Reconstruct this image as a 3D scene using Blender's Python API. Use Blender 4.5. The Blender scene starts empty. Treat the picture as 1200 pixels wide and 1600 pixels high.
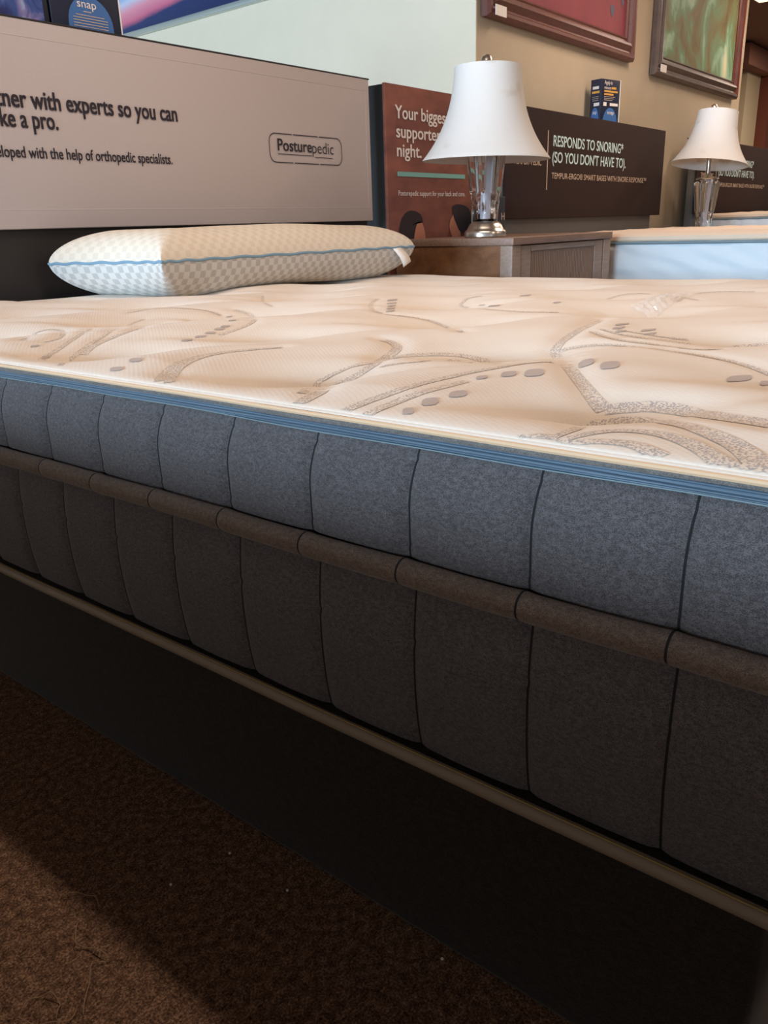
import bpy, bmesh, math, random
import numpy as np
from mathutils import Vector, Matrix

random.seed(4)
rng = np.random.default_rng(4)
S = 0.48            # metres per modelling unit (distance from the lens to the side of the near bed = 1 unit)
H = 1.39            # height of the lens above the carpet in modelling units
sc = bpy.context.scene
COL = sc.collection

# ------------------------------------------------------------------ camera
R = np.array([[0.62602052, -0.27903823, 0.72817304],
              [-0.77916473, -0.18594567, 0.59860382],
              [-0.03163272, -0.94210502, -0.33382256]])     # columns: camera right, down, forward in world axes
FPX = 1257.0
cam_d = bpy.data.cameras.new('camera')
cam = bpy.data.objects.new('camera', cam_d); COL.objects.link(cam)
cam_d.sensor_fit = 'HORIZONTAL'; cam_d.sensor_width = 36.0; cam_d.lens = 36.0 * FPX / 1200.0
cam_d.clip_start = 0.02; cam_d.clip_end = 200
M = Matrix.Identity(4)
for i in range(3):
    M[i][0] = R[i, 0]; M[i][1] = -R[i, 1]; M[i][2] = -R[i, 2]
M.translation = Vector((0, 0, H * S))
cam.matrix_world = M
sc.camera = cam

# ------------------------------------------------------------------ exposure, world, lights
sc.view_settings.view_transform = 'Standard'; sc.view_settings.look = 'None'
sc.view_settings.exposure = 0.0; sc.view_settings.gamma = 1.0
sc.view_settings.use_curve_mapping = False

def lin(r, g, b):
    def f(c):
        c /= 255.0
        return c / 12.92 if c <= 0.04045 else ((c + 0.055) / 1.055) ** 2.4
    return (f(r), f(g), f(b), 1.0)

w = bpy.data.worlds.new('room_light'); sc.world = w; w.use_nodes = True
w.node_tree.nodes['Background'].inputs[0].default_value = (1.0, 0.88, 0.79, 1)
w.node_tree.nodes['Background'].inputs[1].default_value = 0.13

def P(x, y, z):     # modelling units (z from lens height) -> metres
    return Vector((x * S, y * S, (z + H) * S))

def area(name, loc, size, size_y, power, col, rot):
    l = bpy.data.lights.new(name, 'AREA'); l.shape = 'RECTANGLE'; l.size = size; l.size_y = size_y
    l.energy = power; l.color = col
    o = bpy.data.objects.new(name, l); COL.objects.link(o); o.location = loc; o.rotation_euler = rot
    return o

WARM = (1.0, 0.79, 0.64); COOL = (0.54, 0.77, 1.0)
CEIL = 4.0
# daylight through the shop window far to the left
area('window_daylight', P(-19.6, 3.5, 1.75), 2.6 * S, 14 * S, 1750, COOL, (0, math.radians(-90), 0))
# ceiling troffers (the lamps in them): x, y, watts
TROFFERS = [(2.55, 1.9, 27), (9.6, 2.2, 34), (15.2, 2.6, 28), (4.0, -4.5, 34), (10.5, -5.0, 30), (22.5, 3.6, 60)]  # last one added to brighten the far end of the store
for tx, ty, wt in TROFFERS:
    area('troffer_lamp', P(tx, ty, CEIL - .12), .08, 1.1, wt, WARM, (0, 0, 0))

# ------------------------------------------------------------------ helpers
def at(px, py, ax, val):        # pixel of the photo -> point on the world plane (axis ax = val), modelling units
    v = np.array([px - 600.0, py - 800.0, FPX]); r = R @ v
    return r * (val / r[ax])

def tag(o, label=None, cat=None, group=None, kind=None):
    if label: o['label'] = label
    if cat: o['category'] = cat
    if group: o['group'] = group
    if kind: o['kind'] = kind
    return o

def empty(name, x, y, z, rz=0.0, label=None, cat=None, group=None):
    o = bpy.data.objects.new(name, None); COL.objects.link(o)
    o.empty_display_size = .05
    o.location = P(x, y, z); o.rotation_euler = (0, 0, rz)
    return tag(o, label, cat, group)

class MB:
    """collects geometry in modelling units; build() links it as one mesh object"""
    def __init__(s): s.v = []; s.f = []; s.m = []
    def add(s, vs, fs, mi=0):
        b = len(s.v); s.v += [tuple(p) for p in vs]
        s.f += [tuple(i + b for i in f) for f in fs]; s.m += [mi] * len(fs); return s
    def box(s, x0, x1, y0, y1, z0, z1, mi=0, bev=0.0):
        if bev > 0:
            bm = bmesh.new(); bmesh.ops.create_cube(bm, size=1)
            for v in bm.verts:
                v.co = Vector(((x0 + x1) / 2 + v.co.x * (x1 - x0), (y0 + y1) / 2 + v.co.y * (y1 - y0), (z0 + z1) / 2 + v.co.z * (z1 - z0)))
            bmesh.ops.bevel(bm, geom=bm.edges[:], offset=bev, segments=3, profile=.5, affect='EDGES')
            bm.verts.index_update()
            s.add([v.co[:] for v in bm.verts], [[v.index for v in f.verts] for f in bm.faces], mi); bm.free(); return s
        vs = [(x, y, z) for x in (x0, x1) for y in (y0, y1) for z in (z0, z1)]
        return s.add(vs, [(0, 1, 3, 2), (4, 6, 7, 5), (0, 4, 5, 1), (2, 3, 7, 6), (0, 2, 6, 4), (1, 5, 7, 3)], mi)
    def lathe(s, prof, n=48, mi=0, rib=None, cx=0, cy=0, close=False):
        vs = []
        for k, (r, z) in enumerate(prof):
            for j in range(n):
                a = 2 * math.pi * j / n
                rr = r if rib is None else rib(r, z, a)
                vs.append((cx + rr * math.cos(a), cy + rr * math.sin(a), z))
        fs = []
        for k in range(len(prof) - 1):
            for j in range(n):
                a = k * n + j; b = k * n + (j + 1) % n
                fs.append((a, b, b + n, a + n))
        s.add(vs, fs, mi)
        if close:
            b = len(s.v) - len(vs)
            s.f.append(tuple(b + j for j in range(n - 1, -1, -1))); s.m.append(mi)
            e = b + (len(prof) - 1) * n
            s.f.append(tuple(e + j for j in range(n))); s.m.append(mi)
        return s
    def tube(s, pts, r, n=8, mi=0, closed=False):
        pts = [Vector(p) for p in pts]; m = len(pts); vs = []; fs = []
        up = Vector((0, 0, 1))
        for i, p in enumerate(pts):
            t = (pts[(i + 1) % m if closed else min(i + 1, m - 1)] - pts[(i - 1) % m if closed else max(i - 1, 0)])
            if t.length < 1e-9: t = Vector((1, 0, 0))
            t.normalize()
            a = t.cross(up)
            if a.length < 1e-3: a = t.cross(Vector((1, 0, 0)))
            a.normalize(); b = a.cross(t)
            rr = r[i] if isinstance(r, (list, tuple)) else r
            for j in range(n):
                q = 2 * math.pi * j / n
                vs.append(tuple(p + a * math.cos(q) * rr + b * math.sin(q) * rr))
        for i in range(m if closed else m - 1):
            for j in range(n):
                k = (i + 1) % m
                fs.append((i * n + j, i * n + (j + 1) % n, k * n + (j + 1) % n, k * n + j))
        if not closed:
            fs.append(tuple(range(n - 1, -1, -1))); fs.append(tuple((m - 1) * n + j for j in range(n)))
        return s.add(vs, fs, mi)
    def build(s, name, mats, parent=None, local=False, smooth=True, base=None):
        """local: vertices are already relative to the parent's base; else world modelling units"""
        if not isinstance(mats, (list, tuple)): mats = [mats]
        V = np.array(s.v, dtype=float)
        if local: V = V * S
        else:
            V = V * S; V[:, 2] += H * S
        me = bpy.data.meshes.new(name)
        o = bpy.data.objects.new(name, me); COL.objects.link(o)
        if parent is not None:
            o.parent = parent
            if not local:
                root = parent; chain = []
                off = Vector((0, 0, 0)); rz = 0
                q = parent
                T = Matrix.Identity(4)
                while q is not None:
                    T = (Matrix.Translation(q.location) @ q.rotation_euler.to_matrix().to_4x4()) @ T; q = q.parent
                Ti = np.array(T.inverted())
                V = V @ Ti[:3, :3].T + Ti[:3, 3]
        elif base is not None:
            b = np.array(P(*base)); V = V - b; o.location = Vector(b)
        me.from_pydata(V.tolist(), [], s.f)
        for m_ in mats: me.materials.append(m_)
        me.polygons.foreach_set('material_index', s.m)
        if smooth:
            me.polygons.foreach_set('use_smooth', [True] * len(me.polygons))
            try: me.set_sharp_from_angle(angle=math.radians(38))
            except Exception: pass
        me.update()
        return o

def copy_tree(o, parent=None):
    c = o.copy(); COL.objects.link(c); c.parent = parent
    for ch in list(o.children): copy_tree(ch, c)
    return c

# ------------------------------------------------------------------ materials
def newmat(name):
    m = bpy.data.materials.new(name); m.use_nodes = True
    nt = m.node_tree; return m, nt, nt.nodes['Principled BSDF']
def N(nt, t, **kw):
    n = nt.nodes.new(t)
    for k, v in kw.items():
        if k in n.inputs: n.inputs[k].default_value = v
        else: setattr(n, k, v)
    return n
def mapping(nt, scale=(1, 1, 1), rot=(0, 0, 0), coord='Object'):
    tc = N(nt, 'ShaderNodeTexCoord'); mp = N(nt, 'ShaderNodeMapping')
    mp.inputs['Scale'].default_value = scale; mp.inputs['Rotation'].default_value = rot
    nt.links.new(tc.outputs[coord], mp.inputs[0]); return mp
def ramp(nt, src, stops):
    r = N(nt, 'ShaderNodeValToRGB'); el = r.color_ramp.elements
    while len(el) < len(stops): el.new(.5)
    for e, (p, c) in zip(el, stops): e.position = p; e.color = c
    nt.links.new(src, r.inputs[0]); return r
def plain(name, rgb, rough=.6, metal=0.0, spec=.5, noise=0.0, nscale=20, stretch=(1, 1, 1), bump=0.0):
    m, nt, b = newmat(name); c = lin(*rgb)
    b.inputs['Base Color'].default_value = c; b.inputs['Roughness'].default_value = rough
    b.inputs['Metallic'].default_value = metal; b.inputs['Specular IOR Level'].default_value = spec
    if noise or bump:
        mp = mapping(nt, stretch); n = N(nt, 'ShaderNodeTexNoise', Scale=nscale, Detail=5.0, Roughness=.6)
        nt.links.new(mp.outputs[0], n.inputs['Vector'])
        if noise:
            lo = tuple(x * (1 - noise) for x in c[:3]) + (1,); hi = tuple(min(1, x * (1 + noise)) for x in c[:3]) + (1,)
            r = ramp(nt, n.outputs['Fac'], [(.3, lo), (.7, hi)]); nt.links.new(r.outputs[0], b.inputs['Base Color'])
        if bump:
            bp = N(nt, 'ShaderNodeBump', Strength=bump, Distance=.002)
            nt.links.new(n.outputs['Fac'], bp.inputs['Height']); nt.links.new(bp.outputs[0], b.inputs['Normal'])
    return m

def knit(name, dark, light, scale=520, aniso=(1, 1, 1.9), bump=.35, rough=.9):
    """coarse knitted upholstery: light loops over a dark ground, irregular rows"""
    m, nt, b = newmat(name)
    mp = mapping(nt, aniso)
    v = N(nt, 'ShaderNodeTexVoronoi', Scale=scale); nt.links.new(mp.outputs[0], v.inputs['Vector'])
    n = N(nt, 'ShaderNodeTexNoise', Scale=scale * .22, Detail=4.0); nt.links.new(mp.outputs[0], n.inputs['Vector'])
    mx = N(nt, 'ShaderNodeMix', data_type='FLOAT'); mx.inputs[0].default_value = .5
    nt.links.new(v.outputs['Distance'], mx.inputs[2]); nt.links.new(n.outputs['Fac'], mx.inputs[3])
    r = ramp(nt, mx.outputs[0], [(.22, lin(*light)), (.62, lin(*dark))])
    nt.links.new(r.outputs[0], b.inputs['Base Color'])
    b.inputs['Roughness'].default_value = rough; b.inputs['Specular IOR Level'].default_value = .2
    b.inputs['Sheen Weight'].default_value = .15
    bp = N(nt, 'ShaderNodeBump', Strength=bump, Distance=.0015, invert=True)
    nt.links.new(mx.outputs[0], bp.inputs['Height']); nt.links.new(bp.outputs[0], b.inputs['Normal'])
    return m

def wood(name, a, bcol, stretch=(3, 3, 40), rough=.45):
    m, nt, b = newmat(name); mp = mapping(nt, stretch)
    n = N(nt, 'ShaderNodeTexNoise', Scale=3.0, Detail=7.0, Roughness=.65, Distortion=.6); nt.links.new(mp.outputs[0], n.inputs['Vector'])
    r = ramp(nt, n.outputs['Fac'], [(.3, lin(*a)), (.72, lin(*bcol))]); nt.links.new(r.outputs[0], b.inputs['Base Color'])
    b.inputs['Roughness'].default_value = rough
    return m

def tick(name, base, rib=True, emb=False):
    """cream mattress ticking with a fine woven relief"""
    m, nt, b = newmat(name)
    b.inputs['Roughness'].default_value = .85; b.inputs['Specular IOR Level'].default_value = .2
    b.inputs['Sheen Weight'].default_value = .1
    mp = mapping(nt, (1, 1, 1), (0, 0, .6))
    w1 = N(nt, 'ShaderNodeTexWave', Scale=62.0, Distortion=1.5); w1.bands_direction = 'X'
    w2 = N(nt, 'ShaderNodeTexWave', Scale=70.0, Distortion=1.5); w2.bands_direction = 'Y'
    for q in (w1, w2): nt.links.new(mp.outputs[0], q.inputs['Vector'])
    ad = N(nt, 'ShaderNodeMath', operation='ADD'); nt.links.new(w1.outputs['Fac'], ad.inputs[0]); nt.links.new(w2.outputs['Fac'], ad.inputs[1])
    n = N(nt, 'ShaderNodeTexNoise', Scale=420.0, Detail=2.0); nt.links.new(mp.outputs[0], n.inputs['Vector'])
    ad2 = N(nt, 'ShaderNodeMath', operation='ADD'); nt.links.new(ad.outputs[0], ad2.inputs[0]); nt.links.new(n.outputs['Fac'], ad2.inputs[1])
    bp = N(nt, 'ShaderNodeBump', Strength=.07, Distance=.0012)
    nt.links.new(ad2.outputs[0], bp.inputs['Height']); nt.links.new(bp.outputs[0], b.inputs['Normal'])
    c = lin(*base); d = tuple(x * .98 for x in c[:3]) + (1,)
    r = ramp(nt, ad.outputs[0], [(.3, d), (1.0, c)]); nt.links.new(r.outputs[0], b.inputs['Base Color'])
    return m

def speckle(name, base, ink, scale=300, lo=.35, hi=.5):
    m, nt, b = newmat(name); mp = mapping(nt, (1, 1, .2))
    v = N(nt, 'ShaderNodeTexVoronoi', Scale=scale); nt.links.new(mp.outputs[0], v.inputs['Vector'])
    r = ramp(nt, v.outputs['Distance'], [(lo, lin(*ink)), (hi, lin(*base))])
    nt.links.new(r.outputs[0], b.inputs['Base Color']); b.inputs['Roughness'].default_value = .85
    b.inputs['Specular IOR Level'].default_value = .2
    return m

TICK = (226, 213, 198)
M_tick = tick('cream_ticking', TICK)
M_ink = speckle('grey_woven_line', TICK, (172, 164, 162), 520, .34, .62)
M_ink_fine = speckle('grey_woven_dots', TICK, (172, 163, 158), 480, .30, .6)
M_oval = plain('grey_woven_oval', (188, 177, 172), .85, spec=.2)
M_knit = knit('charcoal_knit', (70, 64, 64), (120, 113, 112), 1000)
M_knit_low = M_knit
M_knit_roll = knit('knit_warm_light', (92, 78, 69), (142, 122, 106), 1000)  # border knit again, warm light on the roll put into the colour
M_thread = plain('dark_thread', (22, 20, 20), .9)
M_base = knit('black_base_cloth', (30, 26, 22), (56, 48, 38), 420)
def tape_mat():
    m, nt, b = newmat('blue_binding_tape'); mp = mapping(nt, (1, 1, 1))
    wv = N(nt, 'ShaderNodeTexWave', Scale=150.0, Distortion=.2); wv.bands_direction = 'Z'
    nt.links.new(mp.outputs[0], wv.inputs['Vector'])
    r = ramp(nt, wv.outputs['Fac'], [(.2, lin(48, 66, 82)), (.8, lin(88, 106, 120))]); nt.links.new(r.outputs[0], b.inputs['Base Color'])
    b.inputs['Roughness'].default_value = .55; b.inputs['Sheen Weight'].default_value = .2
    bp = N(nt, 'ShaderNodeBump', Strength=.4, Distance=.001); nt.links.new(wv.outputs['Fac'], bp.inputs['Height']); nt.links.new(bp.outputs[0], b.inputs['Normal'])
    return m
M_tape = tape_mat()
M_lip = plain('cream_edge_warm_shade', (214, 176, 140), .85, spec=.2)  # cream cloth of the lip, its warm shade put into the colour
M_tape_grey = knit('grey_tape_edge', (92, 86, 82), (128, 120, 114), 900)
M_cordlow = plain('taupe_piping', (136, 122, 104), .6)
M_yellow = plain('yellow_stitch', (150, 128, 76), .8)
M_stitch_pale = plain('pale_stitch', (120, 136, 140), .8)

def carpet_mat():
    m, nt, b = newmat('brown_carpet'); mp = mapping(nt)
    n1 = N(nt, 'ShaderNodeTexNoise', Scale=420.0, Detail=4.0, Roughness=.7); n2 = N(nt, 'ShaderNodeTexNoise', Scale=110.0, Detail=3.0)
    for q in (n1, n2): nt.links.new(mp.outputs[0], q.inputs['Vector'])
    mx = N(nt, 'ShaderNodeMix', data_type='FLOAT'); mx.inputs[0].default_value = .3
    nt.links.new(n1.outputs['Fac'], mx.inputs[2]); nt.links.new(n2.outputs['Fac'], mx.inputs[3])
    r = ramp(nt, mx.outputs[0], [(.36, lin(46, 32, 26)), (.5, lin(114, 87, 70)), (.66, lin(190, 154, 124))])
    nt.links.new(r.outputs[0], b.inputs['Base Color']); b.inputs['Roughness'].default_value = 1; b.inputs['Specular IOR Level'].default_value = .05
    bp = N(nt, 'ShaderNodeBump', Strength=.9, Distance=.006); nt.links.new(mx.outputs[0], bp.inputs['Height']); nt.links.new(bp.outputs[0], b.inputs['Normal'])
    return m
M_carpet = carpet_mat()
M_tan = plain('tan_wall_paint', (188, 173, 149), .9, noise=.03, nscale=6)
M_white = plain('white_wall_paint', (230, 215, 190), .9, noise=.02, nscale=5)
M_ceil = plain('brown_ceiling', (150, 122, 104), .95, noise=.25, nscale=60)
M_dark = plain('dark_headboard_vinyl', (30, 25, 25), .6, noise=.1)
M_grey_cover = plain('pale_mauve_grey_fabric', (188, 177, 174), .95, spec=.1, noise=.02, nscale=300, bump=.05)
M_navyside = plain('navy_black_side', (16, 20, 28), .5)
M_ink_dark = plain('dark_print', (38, 32, 42), .8)
M_white_print = plain('white_print', (232, 222, 214), .8)
M_beige_print = plain('beige_print', (196, 176, 158), .8)
M_mint = plain('mint_print', (122, 176, 166), .8)
M_mint_pale = plain('pale_mint_print', (196, 224, 228), .8)
M_tempur = plain('black_brown_fabric', (52, 39, 37), .9, spec=.2, noise=.12, nscale=200)
M_greyboard = plain('grey_board_fabric', (96, 92, 88), .9, noise=.06, nscale=120)
def brown_photo():
    m, nt, b = newmat('brown_photo_print'); mp = mapping(nt, (3, 3, 6))
    n = N(nt, 'ShaderNodeTexNoise', Scale=2.2, Detail=4.0); nt.links.new(mp.outputs[0], n.inputs['Vector'])
    r = ramp(nt, n.outputs['Fac'], [(.3, lin(104, 58, 50)), (.7, lin(142, 84, 66))]); nt.links.new(r.outputs[0], b.inputs['Base Color'])
    b.inputs['Roughness'].default_value = .85; return m
M_brown = brown_photo()
M_hair = plain('printed_black_hair', (40, 28, 32), .9, noise=.3, nscale=60)
M_skin = plain('printed_skin', (188, 122, 96), .9)
M_wood_side = wood('brown_wood', (104, 68, 44), (150, 104, 68), (30, 4, 6))
M_wood_front = wood('grey_brown_wood', (138, 116, 102), (170, 148, 132), (3, 30, 40))
M_wood_top = wood('top_wood', (124, 95, 78), (158, 128, 110), (4, 30, 40))
M_wood_dark = wood('mid_brown_wood', (126, 98, 76), (162, 130, 102), (60, 60, 3))  # mid brown wood of the reeded, back and bottom panels
M_shade = None
def shade_mat():
    m, nt, b = newmat('white_shade_fabric'); mp = mapping(nt)
    n = N(nt, 'ShaderNodeTexNoise', Scale=9.0, Detail=4.0); nt.links.new(mp.outputs[0], n.inputs['Vector'])
    r = ramp(nt, n.outputs['Fac'], [(.60, lin(222, 218, 212)), (.72, lin(204, 194, 178))]); nt.links.new(r.outputs[0], b.inputs['Base Color'])
    b.inputs['Roughness'].default_value = .8; b.inputs['Specular IOR Level'].default_value = .25
    b.inputs['Subsurface Weight'].default_value = 0.0
    return m
M_shade = shade_mat()
def glass_mat():
    m, nt, b = newmat('cut_glass'); b.inputs['Base Color'].default_value = (1, 1, 1, 1)
    b.inputs['Roughness'].default_value = .02; b.inputs['Transmission Weight'].default_value = 1.0; b.inputs['IOR'].default_value = 1.5
    return m
M_glass = glass_mat()
M_silver = plain('champagne_metal', (222, 216, 206), .3, metal=1.0)
M_pearl = plain('pearl_tube', (214, 212, 220), .25)
M_chrome = plain('polished_metal', (226, 228, 232), .22, metal=1.0)
def pillow_mat(name, a, bcol, strength):
    m, nt, b = newmat(name); mp = mapping(nt, (1, 1, 1), coord='UV')
    w1 = N(nt, 'ShaderNodeTexWave', Scale=9.0); w1.bands_direction = 'X'; w2 = N(nt, 'ShaderNodeTexWave', Scale=9.0); w2.bands_direction = 'Y'
    cs = []
    for q in (w1, w2):
        nt.links.new(mp.outputs[0], q.inputs['Vector'])
        c = N(nt, 'ShaderNodeMath', operation='MULTIPLY_ADD'); c.inputs[1].default_value = 2.0; c.inputs[2].default_value = -1.0
        nt.links.new(q.outputs['Fac'], c.inputs[0]); cs.append(c)
    pr = N(nt, 'ShaderNodeMath', operation='MULTIPLY_ADD'); nt.links.new(cs[0].outputs[0], pr.inputs[0]); nt.links.new(cs[1].outputs[0], pr.inputs[1]); pr.inputs[2].default_value = .5
    r = ramp(nt, pr.outputs[0], [(.42, lin(*a)), (.66, lin(*bcol))]); nt.links.new(r.outputs[0], b.inputs['Base Color'])
    b.inputs['Roughness'].default_value = .85; b.inputs['Specular IOR Level'].default_value = .2
    bp = N(nt, 'ShaderNodeBump', Strength=strength, Distance=.002, invert=True); nt.links.new(r.outputs[0], bp.inputs['Height']); nt.links.new(bp.outputs[0], b.inputs['Normal'])
    return m
M_pil_top = pillow_mat('pillow_top_knit', (224, 212, 194), (216, 203, 184), .2)
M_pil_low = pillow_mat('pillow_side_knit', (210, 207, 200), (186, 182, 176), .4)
M_pil_cord = plain('pale_blue_piping', (116, 150, 172), .6)
M_paper = plain('white_paper', (236, 230, 222), .7)
M_mahog = plain('mahogany_frame', (104, 62, 54), .4, noise=.25, nscale=14, stretch=(2, 12, 12))
M_mahog_red = plain('red_mahogany_frame', (106, 52, 38), .35, noise=.2, nscale=14)
M_ebony = plain('dark_walnut_frame', (92, 78, 72), .4, noise=.25, nscale=14)
M_silverframe = plain('silver_frame', (200, 210, 208), .3, metal=.6)
def img(name, stops, scale=2.0, stretch=(1, 1, 1), dist=1.0, rough=.6, rot=(0, 0, 0)):
    m, nt, b = newmat(name); mp = mapping(nt, stretch, rot)
    n = N(nt, 'ShaderNodeTexNoise', Scale=scale, Detail=5.0, Roughness=.55, Distortion=dist); nt.links.new(mp.outputs[0], n.inputs['Vector'])
    r = ramp(nt, n.outputs['Fac'], [(p, lin(*c)) for p, c in stops]); nt.links.new(r.outputs[0], b.inputs['Base Color'])
    b.inputs['Roughness'].default_value = rough; return m
M_redart = img('red_canvas', [(.3, (118, 46, 58)), (.7, (140, 60, 68))], 3.0, dist=.4)
M_spot = plain('slate_paint_spot', (92, 92, 112), .7)
M_fallart = img('green_canvas', [(.30, (84, 74, 40)), (.42, (118, 106, 62)), (.52, (108, 142, 104)), (.60, (150, 186, 158)), (.70, (212, 208, 170))], 2.4, (1.2, 1, 1.0), .7)
def sunset_mat():
    m, nt, b = newmat('sunset_print'); tc = N(nt, 'ShaderNodeTexCoord'); sp = N(nt, 'ShaderNodeSeparateXYZ')
    nt.links.new(tc.outputs['Object'], sp.inputs[0])
    n = N(nt, 'ShaderNodeTexNoise', Scale=2.2, Detail=5.0, Roughness=.6); mp = N(nt, 'ShaderNodeMapping'); mp.inputs['Scale'].default_value = (1, .5, 3)
    nt.links.new(tc.outputs['Object'], mp.inputs[0]); nt.links.new(mp.outputs[0], n.inputs['Vector'])
    # height in the print plus a gentle tilt of the bands plus noise
    a = N(nt, 'ShaderNodeMath', operation='MULTIPLY_ADD'); a.inputs[1].default_value = .05; nt.links.new(n.outputs['Fac'], a.inputs[0]); nt.links.new(sp.outputs['Z'], a.inputs[2])
    t = N(nt, 'ShaderNodeMath', operation='MULTIPLY_ADD'); t.inputs[1].default_value = .085; nt.links.new(sp.outputs['Y'], t.inputs[0]); nt.links.new(a.outputs[0], t.inputs[2])
    r = ramp(nt, t.outputs[0], [(0, lin(30, 44, 84)), (.155, lin(44, 60, 104)), (.185, lin(214, 112, 138)), (.235, lin(232, 150, 166)), (.28, lin(206, 206, 226)), (.34, lin(120, 168, 216)), (.52, lin(96, 158, 214)), (.62, lin(160, 204, 226))])
    nt.links.new(r.outputs[0], b.inputs['Base Color']); b.inputs['Roughness'].default_value = .35
    return m
M_sunset = sunset_mat()
M_navy = plain('navy_card', (28, 36, 58), .45)
M_navy2 = plain('deep_navy_card', (22, 30, 50), .45)
M_arch = plain('blue_print', (62, 108, 168), .5)
M_orange = plain('orange_print', (214, 160, 74), .6)
M_bluephoto = img('blue_night_photo', [(.32, (24, 28, 66)), (.46, (36, 52, 112)), (.56, (60, 86, 150)), (.66, (130, 120, 170)), (.76, (150, 190, 220))], 14.0, dist=.8, rough=.4)
M_pale_tick = tick('pale_side_ticking', (214, 222, 226))
M_top_tick2 = tick('beige_top_ticking', (222, 200, 176))
M_greycord = plain('grey_blue_tape', (120, 136, 142), .7)
M_fascia = plain('pink_brown_fascia', (150, 108, 92), .8)
M_post = plain('cream_post', (206, 192, 162), .8)
M_redwood = plain('red_brown_post', (112, 60, 44), .6)
M_greywall = plain('grey_mauve_wall', (140, 128, 124), .9)
M_winglass = plain('dark_window_glass', (52, 66, 72), .08)
M_silverstrip = plain('pale_metal_strip', (176, 168, 166), .4)
M_lampdiff = None
def emis(name, col, st):
    m, nt, b = newmat(name); b.inputs['Base Color'].default_value = lin(*col)
    b.inputs['Emission Color'].default_value = lin(*col); b.inputs['Emission Strength'].default_value = st; return m
M_lampdiff = emis('lit_diffuser', (255, 232, 200), 1.5)
M_winday = emis('window_daylight_sky', (200, 225, 255), 2.0)

M_pane_glow = emis('added_pane_glow', (220, 234, 255), 1.6)  # emission of the pane added behind the camera

def plastic_mat():
    m, nt, b = newmat('clear_plastic'); b.inputs['Base Color'].default_value = (1, 1, 1, 1); b.inputs['Roughness'].default_value = .05
    b.inputs['Alpha'].default_value = .22; b.inputs['Specular IOR Level'].default_value = 1.0
    return m
M_plastic = plastic_mat()

# ------------------------------------------------------------------ setting
def struct(name, mb, mat):
    o = mb.build(name, mat, smooth=False); o['kind'] = 'structure'; return o
YW = 4.80                                   # face of the tan wall
XW = 7.252 * YW / 4.65                      # face of the white wall (its corner with the tan wall)
XE = 15.75                                  # far end of the tan wall
struct('floor', MB().box(-20.2, 34, -14, 14.2, -H - .2, -H), M_carpet)
struct('ceiling', MB().box(-20.2, 34, -14, 14.2, CEIL, CEIL + .2), M_ceil)
struct('wall_back', MB().box(XW, XE, YW, YW + .3, -H, CEIL).box(XW + .001, XW + .25, YW + .3, 14, -H, CEIL), M_tan)
struct('wall_side', MB().box(XW - .012, XW + .004, YW + .002, 14, -H, CEIL), M_white)
struct('wall_rear', MB().box(-20.2, XW, 13.9, 14.2, -H, CEIL), M_white)
wl = MB().box(-20.3, -20, -14, 14, -H, .35).box(-20.3, -20, -14, 14, 3.2, CEIL)
wl.box(-20.3, -20, -14, -3.6, .35, 3.2).box(-20.3, -20, 10.6, 14, .35, 3.2)
struct('wall_left', wl, M_white)
tag(MB().box(-20.28, -20.2, -3.6, 10.6, .35, 3.2).build('window_1', M_winday, smooth=False), kind='structure')
wf = MB().box(-7, -6, -14, -13.8, -H, CEIL).box(-4, -3, -14, -13.8, -H, CEIL).box(-6, -4, -14, -13.8, 3.1, CEIL).box(-6, -4, -14, -13.8, -H, -1.2)
struct('added_pane_wall_stub', wf, M_white)  # stub of wall put in only to hold the added pane
tag(MB().box(-6, -4, -13.95, -13.9, -1.2, 3.1).build('added_glow_pane', M_pane_glow, smooth=False), kind='structure')  # unseen glowing pane, added to give the lamp column a bright reflection
# store interior beyond the end of the tan wall
yb = 7.2
struct('wall_far', MB().box(XE, 34, yb + .25, yb + .5, -H, CEIL), M_greywall)
struct('trim_1', MB().box(22.9, 25.36, yb - .35, yb - .05, 3.47, 3.93), M_fascia)
struct('trim_2', MB().box(24.02, 25.2, yb - .02, yb + .24, -H, 3.6), M_post)
struct('trim_3', MB().box(25.22, 26.0, yb - .3, yb + .2, -H, 3.9), M_redwood)
struct('trim_4', MB().box(26.02, 26.5, yb - .05, yb + .2, -H, 3.9), M_silverstrip)
struct('window_2', MB().box(26.5, 33.5, yb + .05, yb + .2, -H + .3, 3.7), M_winglass)
for tx, ty, wt in TROFFERS + [(18.7, 4.35, 0)]:
    t = empty('ceiling_light', tx, ty, CEIL, label='long recessed ceiling light in the brown ceiling', cat='ceiling light', group='ceiling lights above the beds')
    MB().box(tx - .34, tx + .34, ty - 1.3, ty + 1.3, CEIL - .05, CEIL - .001).build('housing', M_silverstrip, t, smooth=False)
    MB().box(tx - .3, tx + .3, ty - 1.25, ty + 1.25, CEIL - .07, CEIL - .05).build('diffuser', M_lampdiff, t, smooth=False)

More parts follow.
